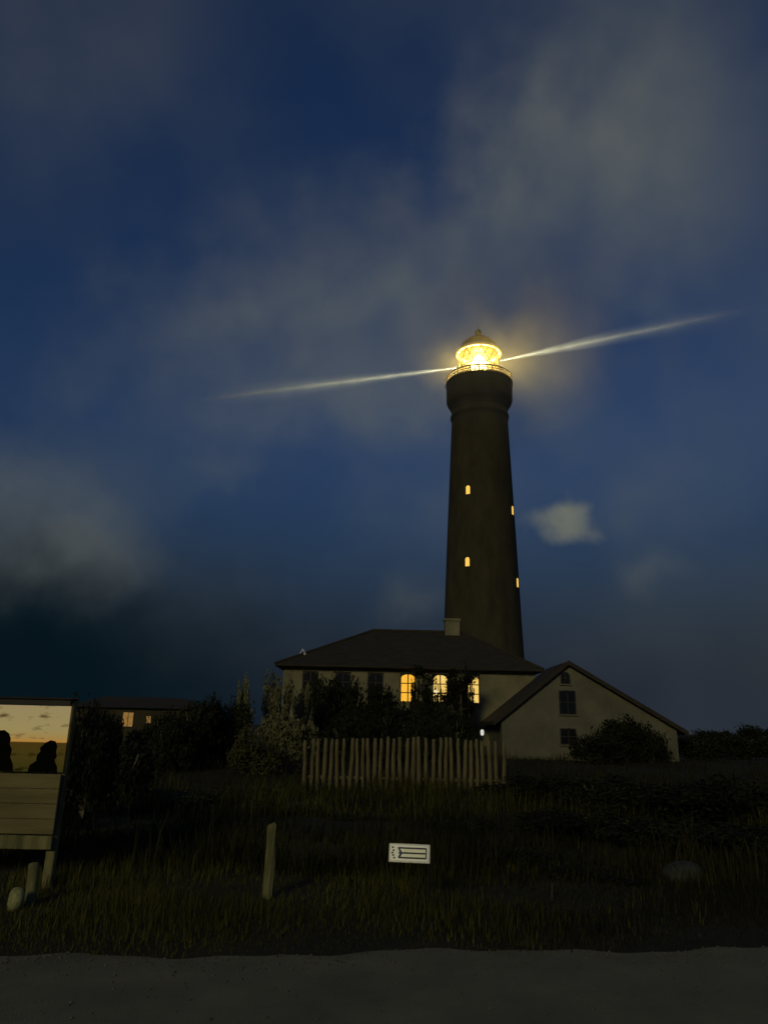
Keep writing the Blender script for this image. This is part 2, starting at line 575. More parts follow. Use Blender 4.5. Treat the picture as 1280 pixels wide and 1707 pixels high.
def ring(mbx, r, z, rad, n=64, m_=6):
    vs, fs = [], []
    for i in range(n):
        a = 2 * math.pi * i / n
        for j in range(m_):
            b = 2 * math.pi * j / m_
            rr = r + rad * math.cos(b)
            vs.append((rr * math.cos(a), rr * math.sin(a), z + rad * math.sin(b)))
    for i in range(n):
        for j in range(m_):
            fs.append((i * m_ + j, ((i + 1) % n) * m_ + j, ((i + 1) % n) * m_ + (j + 1) % m_, i * m_ + (j + 1) % m_))
    mbx.add(vs, fs)


ring(rl, 3.7, 40.55, 0.10)
ring(rl, 3.7, 40.25, 0.06)
ring(rl, 3.7, 39.98, 0.06)
rl.build('railing', M['metal_white'], LH)
# lantern room
MB().lathe([(2.34, 39.4), (2.34, 40.25), (2.42, 40.28), (2.42, 40.42), (2.2, 40.42), (2.2, 40.38), (2.2, 39.4)], 48, cap=False).build('lantern_base', M['metal_white'], LH)
LR, Z0, Z1 = 2.28, 40.42, 43.7
MB().lathe([(LR, Z0), (LR, Z1)], 48, cap=False).build('glazing', M['lantern_glass'], LH)
nb = 16
for i in range(nb):                      # helical glazing bars that cross each other
    for sgn in (1, -1):
        pts = []
        for q in range(7):
            u = q / 6
            a = 2 * math.pi * (i + (u * 2.0) * sgn) / nb
            pts.append(((LR + 0.03) * math.cos(a), (LR + 0.03) * math.sin(a), Z0 + u * (Z1 - Z0)))
        if sgn == 1 or i % 2 == 0:
            MB().tube(pts, 0.048, 5).build('glazing_bar', M['lattice'], LH)
gb = MB()
ring(gb, LR + 0.03, 41.75, 0.05)
ring(gb, LR + 0.03, 42.75, 0.04)
gb.build('glazing_ring', M['lattice'], LH)
MB().lathe([(2.24, 43.70), (2.33, 43.74), (2.36, 43.66), (2.66, 43.66), (2.72, 43.76), (2.70, 43.9), (2.56, 44.02), (2.38, 44.05)], 64, cap=False).build('cornice', M['metal_white'], LH, smooth=True)
dome = MB().lathe([(2.40, 44.02), (2.30, 44.35), (2.02, 44.85), (1.55, 45.4), (0.95, 45.8), (0.35, 45.98), (0.3, 46.15)], 48).build('dome', M['copper'], LH, smooth=True)
fin = MB().lathe([(0.2, 46.1), (0.30, 46.25), (0.42, 46.5), (0.36, 46.8), (0.15, 46.95), (0.05, 47.0), (0.035, 47.6)], 20).build('finial', M['iron'], dome, smooth=True)
# the lens: stacked glass rings in the shape of a beehive, burning
lp = []
for q in range(19):
    u = q / 18
    r = 0.80 * math.sqrt(max(0.0, 1 - (abs(u - 0.42) / 0.60) ** 2.3)) + 0.05
    lp.append((r + (0.03 if q % 2 else 0), 41.0 + u * 2.45))
MB().lathe(lp, 32).build('lens', M['lens'], LH)
MB().lathe([(0.55, 39.4), (0.55, 40.6), (0.8, 40.8), (0.8, 41.0)], 24).build('lens_pedestal', M['iron'], LH)


def arch_poly(w_, h_, n=8, rise=None):
    """outline (x,z) of an arched opening, base centre at origin"""
    rise = w_ / 2 if rise is None else rise
    pts = [(-w_ / 2, 0), (w_ / 2, 0)]
    for i in range(n + 1):
        a = math.pi * i / n
        pts.append((w_ / 2 * math.cos(a), h_ - rise + rise * math.sin(a)))
    return pts


for az, z, r in ((-30, 25.5, 3.52), (-30, 17.6, 3.86), (60, 23.7, 3.60), (60, 15.8, 3.92)):
    a = R(az)
    wn = empty('stair_window')
    wn.parent = LH
    wn.location = (r * math.sin(a), -r * math.cos(a), z)
    wn.rotation_euler = (0, 0, a)
    fr = MB()
    for pts, y0, y1 in ((arch_poly(0.62, 1.12), 0.02, 0.06),):
        fr.prism(pts, -0.03, 0.25)
    fr.build('frame', M['frame_dark'], wn)
    MB().prism([(x, zz + 0.08) for x, zz in arch_poly(0.46, 0.95)], -0.045, 0.0).build('pane', M['stair_glow'], wn)

# lantern lamp and its two beams
ld = bpy.data.lights.new('lantern_lamp', 'POINT')
ld.energy = 9000
ld.color = (1.0, 0.72, 0.17)
ld.shadow_soft_size = 0.75
lo = bpy.data.objects.new('lantern_lamp', ld)
COL.objects.link(lo)
lo.parent = LH
lo.location = (0, 0, 42.45)


def beam(az, length, r0, r1, dens, name_label):
    """the air lit by one beam: a long cone of mist with a spot lamp at its tip"""
    d = Vector((math.sin(R(az)), math.cos(R(az)), 0))
    p0 = Vector((TX, TY, 42.35)) + d * 2.7
    q = d.to_track_quat('X', 'Z')
    prof = [(r0 + (r1 - r0) * i / 6, length * i / 6) for i in range(7)]
    mb_ = MB().lathe(prof, 20)
    mb_.v = [(z, y, x) for x, y, z in mb_.v]
    m_, t_, o_ = new_mat('lit mist')
    pv = t_.nodes.new('ShaderNodeVolumePrincipled')
    pv.inputs['Color'].default_value = (0.95, 0.95, 0.90, 1)
    pv.inputs['Anisotropy'].default_value = 0.0
    tcx = t_.nodes.new('ShaderNodeTexCoord')
    sp_ = t_.nodes.new('ShaderNodeSeparateXYZ')
    t_.links.new(tcx.outputs['Object'], sp_.inputs[0])

    def mth(op, a_, b_=None):
        n_ = t_.nodes.new('ShaderNodeMath')
        n_.operation = op
        for i_, v_ in enumerate((a_, b_)):
            if v_ is None:
                continue
            if isinstance(v_, (int, float)):
                n_.inputs[i_].default_value = v_
            else:
                t_.links.new(v_, n_.inputs[i_])
        return n_.outputs[0]
    x_ = sp_.outputs['X']
    rad = mth('ADD', mth('MULTIPLY', x_, (r1 - r0) / length), r0)
    rr = mth('SQRT', mth('ADD', mth('POWER', sp_.outputs['Y'], 2.0), mth('POWER', sp_.outputs['Z'], 2.0)))
    u_ = mth('DIVIDE', rr, rad)
    inn_ = mth('MAXIMUM', mth('SUBTRACT', 1.0, u_), 0.0)
    core = mth('ADD', mth('MULTIPLY', mth('POWER', inn_, 12.0), 9.0), mth('MULTIPLY', mth('POWER', inn_, 2.0), 0.24))
    fal = mth('POWER', mth('MAXIMUM', mth('SUBTRACT', 1.0, mth('DIVIDE', x_, length)), 0.0), 1.9)
    nn_ = t_.nodes.new('ShaderNodeTexNoise')
    nn_.inputs['Scale'].default_value = 0.45
    nn_.inputs['Detail'].default_value = 3
    t_.links.new(tcx.outputs['Object'], nn_.inputs['Vector'])
    pat = mth('ADD', mth('MULTIPLY', nn_.outputs['Fac'], 1.1), 0.4)
    # the lamp is a point: its light thins with distance squared; density is raised outward to keep the beam bright
    grow = mth('ADD', mth('MULTIPLY', mth('MULTIPLY', x_, x_), 0.05), 0.6)
    t_.links.new(mth('MULTIPLY', mth('MULTIPLY', mth('MULTIPLY', core, fal), mth('MULTIPLY', pat, grow)), dens), pv.inputs['Density'])
    t_.links.new(pv.outputs[0], o_.inputs['Volume'])
    o2 = mb_.build('light_beam', m_, None, p0, q.to_euler())
    tag(o2, name_label, 'light beam', kind='stuff')
    l_ = bpy.data.lights.new('beam_lamp', 'SPOT')
    l_.energy = BEAM_W
    l_.color = (1.0, 0.98, 0.62)
    l_.spot_size = R(9.0)
    l_.spot_blend = 0.8
    l_.shadow_soft_size = 0.05
    ob_ = bpy.data.objects.new('beam_lamp', l_)
    COL.objects.link(ob_)
    ob_.location = p0 - d * 0.3
    ob_.rotation_euler = (-d).to_track_quat('Z', 'Y').to_euler()


BEAM_W = 105000
MIST = 0.026
beam(-72, 36, 0.5, 2.6, 0.05, 'pale beam of light reaching left from the lantern')
beam(117.5, 27, 0.5, 2.3, 0.055, 'pale beam of light reaching right from the lantern')


# ================================================================== keeper's house
HX0, HX1, HY0, HY1, HZ = -6.4, 10.2, 50.0, 59.0, 5.45
KH = empty('keepers_house', (2.0, 54.5, 0))
tag(KH, 'long plastered house with hipped roof and three lit windows below the tower', 'house')
WIN = [(1.84, 'lit'), (3.97, 'lamp'), (6.06, 'pale'), (-0.30, 'dark'), (-2.45, 'dark'), (-4.60, 'dark')]
WW, WZ0, WZ1 = 1.04, 3.18, 5.04


def off(o, root):
    """keep world placement under a parent that stands elsewhere"""
    o.parent = root
    o.matrix_parent_inverse = Matrix.Translation(-root.location)
    return o


wl = MB()
xs = sorted(x for x, _ in WIN)
cuts = [HX0] + [v for x in xs for v in (x - WW / 2, x + WW / 2)] + [HX1]
wl.box((HX0, HY0, 0), (HX1, HY0 + 0.35, WZ0))
wl.box((HX0, HY0, WZ1), (HX1, HY0 + 0.35, HZ))
for q in range(0, len(cuts), 2):
    wl.box((cuts[q], HY0, WZ0), (cuts[q + 1], HY0 + 0.35, WZ1))
wl.box((HX0, HY0 + 0.35, 0), (HX0 + 0.35, HY1, HZ)).box((HX1 - 0.35, HY0 + 0.35, 0), (HX1, HY1, HZ)).box((HX0 + 0.35, HY1 - 0.35, 0), (HX1 - 0.35, HY1, HZ))
off(wl.build('wall', M['plaster']), KH)
off(MB().box((HX0 - 0.04, HY0 - 0.05, 0), (HX1 + 0.04, HY0 - 0.003, 0.55)).build('plinth', M['stone']), KH)
e = 0.5
rv = [(HX0 - e, HY0 - e, HZ), (HX1 + e, HY0 - e, HZ), (HX1 + e, HY1 + e, HZ), (HX0 - e, HY1 + e, HZ), (-0.7, 54.5, 8.33), (6.0, 54.5, 8.33)]
rv += [(x, y, z - 0.16) for x, y, z in rv[:4]]
roof = off(MB().add(rv, [(0, 1, 5, 4), (1, 2, 5), (2, 3, 4, 5), (3, 0, 4), (0, 6, 7, 1), (1, 7, 8, 2), (2, 8, 9, 3), (3, 9, 6, 0), (6, 9, 8, 7)]).build('roof', M['tile']), KH)


def child(o, par):
    o.parent = par
    o.matrix_parent_inverse = (Matrix.Translation(par.parent.location) if par.parent else Matrix.Identity(4)).inverted() if par.parent else Matrix.Translation(-par.location)
    return o


rc = MB().tube([(-0.7, 54.5, 8.36), (6.0, 54.5, 8.36)], 0.13, 8)
for (a_, b_) in ((rv[0], rv[4]), (rv[3], rv[4]), (rv[1], rv[5]), (rv[2], rv[5])):
    rc.tube([a_, b_], 0.11, 8)
child(rc.build('ridge_tiles', M['tile']), roof).matrix_parent_inverse = Matrix.Identity(4)
child(MB().tube([(HX0 - e, HY0 - e - 0.06, HZ - 0.1), (HX1 + e, HY0 - e - 0.06, HZ - 0.1)], 0.07, 8).build('gutter', M['tile']), roof).matrix_parent_inverse = Matrix.Identity(4)
ch = MB().box((4.65, 54.1, 7.6), (5.7, 54.9, 9.15)).box((4.58, 54.03, 9.15), (5.77, 54.97, 9.33)).build('chimney', M['plaster'])
child(ch, roof).matrix_parent_inverse = Matrix.Identity(4)
br = MB()  # small white triangle outline on the left hip
tri = [(0.0, 0.34), (-0.2, 0.0), (0.2, 0.0)]
for q in range(3):
    a_, b_ = tri[q], tri[(q + 1) % 3]
    br.tube([(-5.27 + a_[0], 50.75, 6.2 + a_[1]), (-5.27 + b_[0], 50.75, 6.2 + b_[1])], 0.035, 6)
child(br.build('roof_triangle', M['sign_white']), roof).matrix_parent_inverse = Matrix.Identity(4)

for x, kind in WIN:
    fr = MB()
    y0, y1 = HY0 + 0.08, HY0 + 0.16
    t_ = 0.07
    x0, x1 = x - WW / 2 + 0.003, x + WW / 2 - 0.003
    fr.box((x0, y0, WZ0), (x0 + t_, y1, WZ1)).box((x1 - t_, y0, WZ0), (x1, y1, WZ1)).box((x0 + t_, y0, WZ0), (x1 - t_, y1, WZ0 + t_)).box((x0 + t_, y0, WZ1 - t_), (x1 - t_, y1, WZ1))
    # corner blocks give the flat arch of the head
    fr.prism([(x0 + t_, WZ1 - t_), (x0 + t_, WZ1 - t_ - 0.22), (x0 + t_ + 0.06, WZ1 - t_ - 0.1), (x0 + t_ + 0.28, WZ1 - t_)], y0 + 0.004, y1 - 0.004)
    fr.prism([(x1 - t_, WZ1 - t_), (x1 - t_, WZ1 - t_ - 0.22), (x1 - t_ - 0.06, WZ1 - t_ - 0.1), (x1 - t_ - 0.28, WZ1 - t_)], y0 + 0.004, y1 - 0.004)
    wn = off(fr.build('window', M['frame_dark']), KH)
    mu = MB().box((x - 0.035, y0 + 0.01, WZ0 + t_), (x + 0.035, y1 - 0.01, WZ1 - t_))
    for zz in (WZ0 + 0.62, WZ0 + 1.22):
        mu.box((x0 + t_, y0 + 0.014, zz - 0.03), (x - 0.035, y1 - 0.014, zz + 0.03)).box((x + 0.035, y0 + 0.014, zz - 0.03), (x1 - t_, y1 - 0.014, zz + 0.03))
    o = mu.build('muntin', M['frame_dark'])
    child(o, wn).matrix_parent_inverse = Matrix.Identity(4)
    pn = MB().box((x0 + t_, y1 - 0.03, WZ0 + t_), (x1 - t_, y1 - 0.022, WZ1 - t_)).build('pane', M['glass_dark'] if kind == 'dark' else M['clear_glass'])
    child(pn, wn).matrix_parent_inverse = Matrix.Identity(4)
    sl = MB().box((x0 - 0.08, HY0 - 0.09, WZ0 - 0.09), (x1 + 0.08, HY0 - 0.003, WZ0 - 0.01)).build('sill', M['plaster'])
    child(sl, wn).matrix_parent_inverse = Matrix.Identity(4)
    if kind != 'dark':
        vs_, fs_ = [], []
        for q in range(25):
            xx = x0 - 0.02 + (x1 - x0 + 0.04) * q / 24
            yy = HY0 + 0.42 + 0.03 * math.sin(q * 1.6)
            vs_ += [(xx, yy, WZ0 - 0.05), (xx, yy, WZ1 + 0.05)]
            if q:
                fs_.append((2 * q - 2, 2 * q, 2 * q + 1, 2 * q - 1))
        cu = MB().add(vs_, fs_).build('curtain', M['curtain'] if kind == 'lit' else M['curtain_pale'], smooth=True)
        child(cu, wn).matrix_parent_inverse = Matrix.Identity(4)
pl = empty('pendant_lamp', (3.72, HY0 + 0.29, 0))
tag(pl, 'bright white lamp hanging behind the middle lit window of the house', 'lamp')
MB().lathe([(0.03, 3.72), (0.10, 3.76), (0.15, 3.88), (0.13, 4.0), (0.05, 4.07)], 16).build('globe', M['room_lamp'], pl, smooth=True)
MB().tube([(0, 0, 4.07), (0, 0, 5.3)], 0.012, 6).build('cord', M['iron'], pl)

# ================================================================== gable house
GH = empty('gable_house', (11.9, 46.5, 0))
tag(GH, 'whitewashed gable house with dark roof and small attic window, right of tower', 'house')
gw = MB().prism([(7.0, -0.1), (17.0, -0.1), (17.0, 1.80), (10.92, 5.32), (7.0, 2.20)], 44.0, 49.2)
off(gw.build('wall', M['gable_plaster']), GH)
groof = MB().prism([(6.55, 1.87), (10.92, 5.34), (17.5, 1.54), (17.5, 1.70), (10.92, 5.52), (6.55, 2.05)], 43.72, 49.4)
gro = off(groof.build('roof', M['tile']), GH)
bgm = MB().prism([(6.5, 1.80), (10.92, 5.30), (17.55, 1.48), (17.55, 1.74), (10.92, 5.56), (6.5, 2.09)], 43.66, 43.717)
child(bgm.build('bargeboard', M['tile']), gro).matrix_parent_inverse = Matrix.Identity(4)


def dark_window(root, x, y, z, w_, h_, arched=False):
    fr = MB()
    outl = [(x + px, z + pz) for px, pz in (arch_poly(w_ + 0.12, h_ + 0.08) if arched else arch_poly(w_ + 0.12, h_ + 0.1, 2, 0.02))]
    fr.prism(outl, y - 0.05, y - 0.004)
    wn_ = off(fr.build('window', M['frame_dark']), root)
    inn = [(x + px, z + 0.05 + pz) for px, pz in (arch_poly(w_, h_ - 0.04) if arched else arch_poly(w_, h_, 2, 0.02))]
    p_ = MB().prism(inn, y - 0.056, y - 0.051).build('pane', M['glass_dark'])
    child(p_, wn_).matrix_parent_inverse = Matrix.Identity(4)
    mm = MB().box((x - 0.025, y - 0.075, z + 0.05), (x + 0.025, y - 0.058, z + h_ - 0.02)).box((x - w_ / 2, y - 0.074, z + h_ * 0.52), (x + w_ / 2, y - 0.0585, z + h_ * 0.52 + 0.045)).build('muntin', M['frame_dark'])
    child(mm, wn_).matrix_parent_inverse = Matrix.Identity(4)
    s_ = MB().box((x - w_ / 2 - 0.12, y - 0.12, z - 0.07), (x + w_ / 2 + 0.12, y - 0.003, z - 0.005)).build('sill', M['gable_plaster'])
    child(s_, wn_).matrix_parent_inverse = Matrix.Identity(4)


dark_window(GH, 10.76, 44.0, 4.22, 0.44, 0.62, True)
dark_window(GH, 10.82, 44.0, 2.52, 0.84, 1.25)
dark_window(GH, 10.78, 44.0, 0.86, 0.80, 0.80)

# ================================================================== far cottage on the left
FC = empty('far_cottage', (-19.2, 62.5, 0))
tag(FC, 'low dark cottage far left with one glowing window among bushes', 'cottage')
off(MB().box((-24.0, 60.0, -0.2), (-14.6, 65.0, 2.6)).build('wall', M['brick']), FC)
off(MB().add([(-24.4, 59.6, 2.6), (-14.2, 59.6, 2.6), (-14.2, 65.4, 2.6), (-24.4, 65.4, 2.6), (-22.6, 62.5, 3.5), (-16.0, 62.5, 3.5)],
             [(0, 1, 5, 4), (1, 2, 5), (2, 3, 4, 5), (3, 0, 4), (3, 2, 1, 0)]).build('roof', M['tile']), FC)
for x, w_, h_, z in ((-19.55, 0.78, 1.05, 1.2), (-17.95, 0.34, 0.5, 1.5)):
    o = off(MB().box((x - w_ / 2 - 0.06, 59.95, z - 0.06), (x + w_ / 2 + 0.06, 59.997, z + h_ + 0.06)).build('window', M['frame_dark']), FC)
    child(MB().box((x - w_ / 2, 59.935, z), (x + w_ / 2, 59.947, z + h_)).build('pane', M['far_glow']), o).matrix_parent_inverse = Matrix.Identity(4)
    child(MB().box((x - 0.02, 59.915, z), (x + 0.02, 59.932, z + h_)).build('muntin', M['frame_dark']), o).matrix_parent_inverse = Matrix.Identity(4)


# ================================================================== plants
def leaf_cloud(n, lobes, size, seed, flat=0.0):
    g = np.random.default_rng(seed)
    L = np.array(lobes, float)
    vol = (L[:, 3] * L[:, 4] * L[:, 5]) ** 0.75
    idx = g.choice(len(L), n, p=vol / vol.sum())
    d = g.normal(size=(n, 3))
    d /= np.linalg.norm(d, axis=1)[:, None]
    r = (0.30 + 0.70 * g.random(n) ** 0.5) * (1 + 0.20 * g.normal(size=n))
    P_ = L[idx, :3] + d * r[:, None] * L[idx, 3:6]
    P_[:, 2] = np.maximum(P_[:, 2], 0.01)
    nrm = d + 0.9 * g.normal(size=(n, 3))
    nrm /= np.linalg.norm(nrm, axis=1)[:, None]
    a = np.cross(nrm, g.normal(size=(n, 3)))
    a /= np.linalg.norm(a, axis=1)[:, None]
    b = np.cross(nrm, a)
    s_ = size * (0.6 + 0.8 * g.random(n))[:, None]
    V_ = np.stack([P_ - a * s_, P_ + b * s_ * 0.45, P_ + a * s_, P_ - b * s_ * 0.45], 1).reshape(-1, 3)
    return V_, np.arange(4 * n).reshape(n, 4)


def bush_lobes(k, seed):
    g = random.Random(seed)
    out = [(0, 0, 0.42, 0.62, 0.62, 0.45)]
    for _ in range(k):
        a = g.uniform(0, 2 * math.pi)
        r = g.uniform(0.25, 0.72)
        out.append((r * math.cos(a), r * math.sin(a), g.uniform(0.2, 0.78), g.uniform(0.16, 0.38), g.uniform(0.16, 0.38), g.uniform(0.14, 0.30)))
    return out


BUSH = []
for q in range(5):
    BUSH.append(np_mesh('bush_foliage', *leaf_cloud(5200, bush_lobes(13, 30 + q), 0.044, 50 + q)))
SPRIG = []          # loose upright shrubs with long shoots
for q in range(3):
    g = random.Random(90 + q)
    lb = []
    for _ in range(16):
        a, r = g.uniform(0, 2 * math.pi), g.uniform(0.0, 0.6)
        h = g.uniform(0.45, 1.0)
        for u in (0.35, 0.6, 0.85, 1.0):
            lb.append((r * (0.4 + 0.7 * u) * math.cos(a), r * (0.4 + 0.7 * u) * math.sin(a), h * u, 0.13, 0.13, 0.14))
    SPRIG.append(np_mesh('shrub_foliage', *leaf_cloud(4200, lb, 0.042, 120 + q)))
STEM = []
for q in range(3):
    g = random.Random(200 + q)
    sm = MB()
    for _ in range(7):
        a, r = g.uniform(0, 2 * math.pi), g.uniform(0.2, 0.55)
        sm.tube([(0.03 * math.cos(a), 0.03 * math.sin(a), -0.03), (r * 0.5 * math.cos(a), r * 0.5 * math.sin(a), 0.4), (r * math.cos(a), r * math.sin(a), 0.75)], [0.03, 0.02, 0.008], 5)
    STEM.append(sm.mesh('stems'))
_mats = {}


def plant(name, x, y, w_, h_, kind, label, cat='shrub', group=None, var=0, bark='bark'):
    z = float(ground_z(x, y))
    r_ = empty(name, (x, y, z - 0.02), random.uniform(0, 6.28))
    src = SPRIG if 'sprig' in kind else BUSH
    me0 = src[var % len(src)]
    mt = {'dark': 'leaf_dark', 'olive': 'leaf_olive', 'pale': 'leaf_lit', 'sprig': 'leaf_lit', 'darksprig': 'leaf_dark'}[kind]
    key = (me0.name, mt)
    if key not in _mats:
        me = me0.copy()
        me.materials.clear()
        me.materials.append(M[mt])
        _mats[key] = me
    f_ = link('foliage', _mats[key], None, r_)
    f_.scale = (w_, w_, h_)
    st = STEM[var % 3]
    if not st.materials:
        st.materials.append(M['pale_bark'])
    s_ = link('stem', st, None, r_)
    s_.scale = (w_, w_, h_)
    tag(r_, label, cat, group)
    return r_


# name, x, y, half width, height, kind, label (group when several cannot be told apart)
G_RIGHT = ('low dark shrub in the unlit field on the right', 'dark shrubs in the right field')
G_MID = ('low olive shrub in the dim field left of the small white sign', 'olive shrubs in the middle field')
G_LEFT = ('dark bush in the black hedge between notice board and far cottage', 'dark bushes on the left')
PL = [(-2.67, 41, 1.75, 2.81, 'dark', 'dense dark bush behind the stake fence, leftmost of the nine there'),
      (-1.33, 33, 1.54, 1.92, 'dark', 'dense dark bush behind the stake fence, second from the left of the nine there'),
      (-0.99, 40, 1.71, 2.69, 'dark', 'dense dark bush behind the stake fence, third from the left of the nine there'),
      (0.07, 30, 1.16, 1.81, 'dark', 'dense dark bush behind the stake fence, fourth from the left of the nine there'),
      (0.73, 41, 1.75, 3.01, 'dark', 'dense dark bush behind the stake fence, fifth from the left of the nine there'),
      (1.53, 34, 1.45, 2.08, 'dark', 'dense dark bush behind the stake fence, sixth from the left of the nine there'),
      (2.61, 42, 1.63, 2.96, 'dark', 'dense dark bush behind the stake fence, seventh from the left of the nine there'),
      (2.55, 31, 1.32, 1.92, 'dark', 'dense dark bush behind the stake fence, eighth from the left of the nine there'),
      (4.23, 41, 1.43, 2.71, 'dark', 'dense dark bush behind the stake fence, ninth from the left of the nine there'),
      (12.91, 41.8, 2.11, 2.54, 'dark', 'large dark bush against the right half of the gable wall'),
      (14.76, 42.0, 1.47, 1.93, 'dark', 'round dark bush at the low right eave of the gable house'),
      (11.03, 39.5, 1.84, 1.54, 'dark', 'low dark bush under the lower window of the gable house'),
      (19.2, 46, 2.14, 1.6, 'dark', 'bush on the dark skyline right of the gable house, leftmost of five'),
      (33.06, 75, 3.2, 2.05, 'dark', 'bush on the dark skyline right of the gable house, second from the left of five'),
      (24.13, 52, 2.42, 1.78, 'dark', 'bush on the dark skyline right of the gable house, third from the left of five'),
      (41.07, 84, 3.26, 2.52, 'dark', 'bush on the dark skyline right of the gable house, fourth from the left of five'),
      (30.17, 60, 3.03, 2.09, 'dark', 'bush on the dark skyline right of the gable house, fifth from the left of five'),
      (3.27, 17, 1.32, 0.64, 'dark', 'R'),
      (4.28, 15, 1.4, 0.81, 'dark', 'R'),
      (5.41, 14, 1.41, 0.81, 'dark', 'R'),
      (7.31, 15, 1.28, 0.86, 'dark', 'R'),
      (2.99, 12.5, 1.07, 0.47, 'dark', 'R'),
      (4.0, 11.5, 1.16, 0.46, 'dark', 'R'),
      (5.1, 11, 1.11, 0.45, 'dark', 'R'),
      (1.78, 10.5, 0.81, 0.19, 'dark', 'R'),
      (2.67, 9.6, 0.89, 0.11, 'dark', 'R'),
      (3.9, 9.0, 0.7, 0.03, 'dark', 'R'),
      (4.9, 9.6, 0.74, 0.01, 'dark', 'R'),
      (1.49, 13, 0.81, 0.24, 'dark', 'R'),
      (-3.86, 15, 1.28, 0.37, 'olive', 'M'),
      (-3.19, 17, 1.32, 0.36, 'olive', 'M'),
      (-3.41, 11.5, 0.98, 0.11, 'olive', 'M'),
      (-2.36, 10.8, 0.84, -0.03, 'olive', 'M'),
      (-0.89, 12.5, 0.97, -0.05, 'olive', 'M'),
      (-1.77, 15, 1.05, 0.18, 'olive', 'M'),
      (-0.36, 14.5, 0.9, 0.09, 'olive', 'M'),
      (-4.63, 12.5, 0.63, 1.78, 'dark', 'L'),
      (-4.85, 15, 0.87, 1.34, 'dark', 'L'),
      (-4.46, 11.0, 0.47, 1.6, 'dark', 'L'),
      (-6.33, 27, 1.36, 2.5, 'dark', 'L'),
      (-6.73, 25, 1.07, 1.77, 'dark', 'L'),
      (-5.58, 28, 1.09, 2.27, 'dark', 'L'),
      (-9.77, 22, 1.2, 1.96, 'dark', 'L'),
      (-9.54, 32, 1.37, 1.38, 'dark', 'L'),
      (-10.76, 30, 0.93, 2.14, 'dark', 'L'),
      (-11.39, 40, 1.09, 2.33, 'dark', 'L'),
      (-6.07, 34, 0.66, 3.46, 'sprig', 'slender pale shrub rising left of the long house'),
      (-4.75, 36, 1.26, 3.72, 'sprig', 'tall pale leafy shrub at the left end of the long house'),
      (-3.74, 38, 1.03, 3.34, 'sprig', 'pale shrub in front of the leftmost wall of the long house'),
      (-3.18, 27, 1.26, 1.98, 'pale', 'pale bushy shrub left of the stake fence'),
      (-3.92, 25, 1.07, 1.45, 'olive', 'olive bush between the pale shrubs and the dark left hedge'),
      (-3.55, 44, 1.71, 4.28, 'dark', 'dark bush against the left wall of the long house'),
      (-1.82, 45, 1.82, 4.45, 'dark', 'dark bush covering the second dark window of the long house'),
      (0.0, 45, 1.47, 4.35, 'dark', 'dark bush below the dark window left of the lit ones')]
PL += [(1.32, 8.6, 0.43, -0.13, 'dark', 'R'),
       (1.9, 8.2, 0.48, -0.06, 'dark', 'R'),
       (2.76, 8.3, 0.61, -0.0, 'dark', 'R'),
       (3.3, 7.9, 0.43, -0.09, 'dark', 'R'),
       (3.9, 8.0, 0.53, -0.04, 'dark', 'R'),
       (0.97, 9.8, 0.53, -0.11, 'dark', 'R')]
PL += [(2.12, 46.4, 0.61, 4.31, 'darksprig', 'dark upright shrub across the lower right of the left lit window'),
       (5.5, 47.6, 0.63, 5.19, 'darksprig', 'dark upright shrub across the left of the right lit window'),
       (3.33, 45.2, 0.46, 3.84, 'darksprig', 'dark upright shrub below the left panes of the middle lit window')]
GR = {'R': G_RIGHT, 'M': G_MID, 'L': G_LEFT}
for i_, (x, y, w_, h_, kind, lab) in enumerate(PL):
    lb, gp = GR.get(lab, (lab, None))
    if gp is None:
        gp = 'dark bushes behind the stake fence' if 'of the nine' in lb else 'skyline bushes on the right' if 'skyline' in lb else None
    plant('bush' if 'bush' in lb else 'shrub', x, y, w_, h_, kind, lb, 'bush' if 'bush' in lb else 'shrub', gp, i_)


def tree(name, x, y, h, spread, leaves, leaf, label, seed, mt='leaf_dark', bk='bark', lean=0.0):
    g = random.Random(seed)
    r_ = empty(name, (x, y, float(ground_z(x, y)) - 0.05))
    tr_ = MB()
    top = Vector((lean, 0, h * 0.86))
    tr_.tube([(0, 0, -0.1), (lean * 0.2, 0.03, h * 0.25), (lean * 0.55, -0.05, h * 0.55), top], [h * 0.024, h * 0.02, h * 0.013, h * 0.004], 8)
    lobes = []
    for _ in range(15):
        u = g.uniform(0.32, 0.84)
        b0 = Vector((lean * u, 0, h * u))
        a = g.uniform(0, 2 * math.pi)
        ln_ = spread * g.uniform(0.5, 1.0) * (1.15 - 0.5 * u)
        tip = b0 + Vector((ln_ * math.cos(a), ln_ * math.sin(a), ln_ * g.uniform(0.3, 0.9)))
        mid = (b0 + tip) / 2 + Vector((0, 0, -0.06 * ln_))
        tr_.tube([b0, mid, tip], [h * 0.009, h * 0.006, h * 0.002], 5)
        for q in range(2):
            c_ = mid.lerp(tip, 0.4 + 0.6 * q)
            s_ = spread * g.uniform(0.22, 0.48)
            lobes.append((c_.x, c_.y, c_.z, s_, s_, s_ * 0.8))
    tr_.build('trunk', M[bk], r_)
    link('crown', np_mesh('crown', *leaf_cloud(leaves, lobes, leaf, seed)), M[mt], r_)
    tag(r_, label, 'tree')
    return r_


tree('small_tree', 2.64, 46.00, 5.95, 0.95, 3000, 0.075, 'small dark tree between the left and middle lit windows', 31, 'leaf_dark')
tree('small_tree', 4.98, 46.80, 6.08, 1.10, 4200, 0.075, 'small dark tree between the middle and right lit windows', 34, 'leaf_dark')


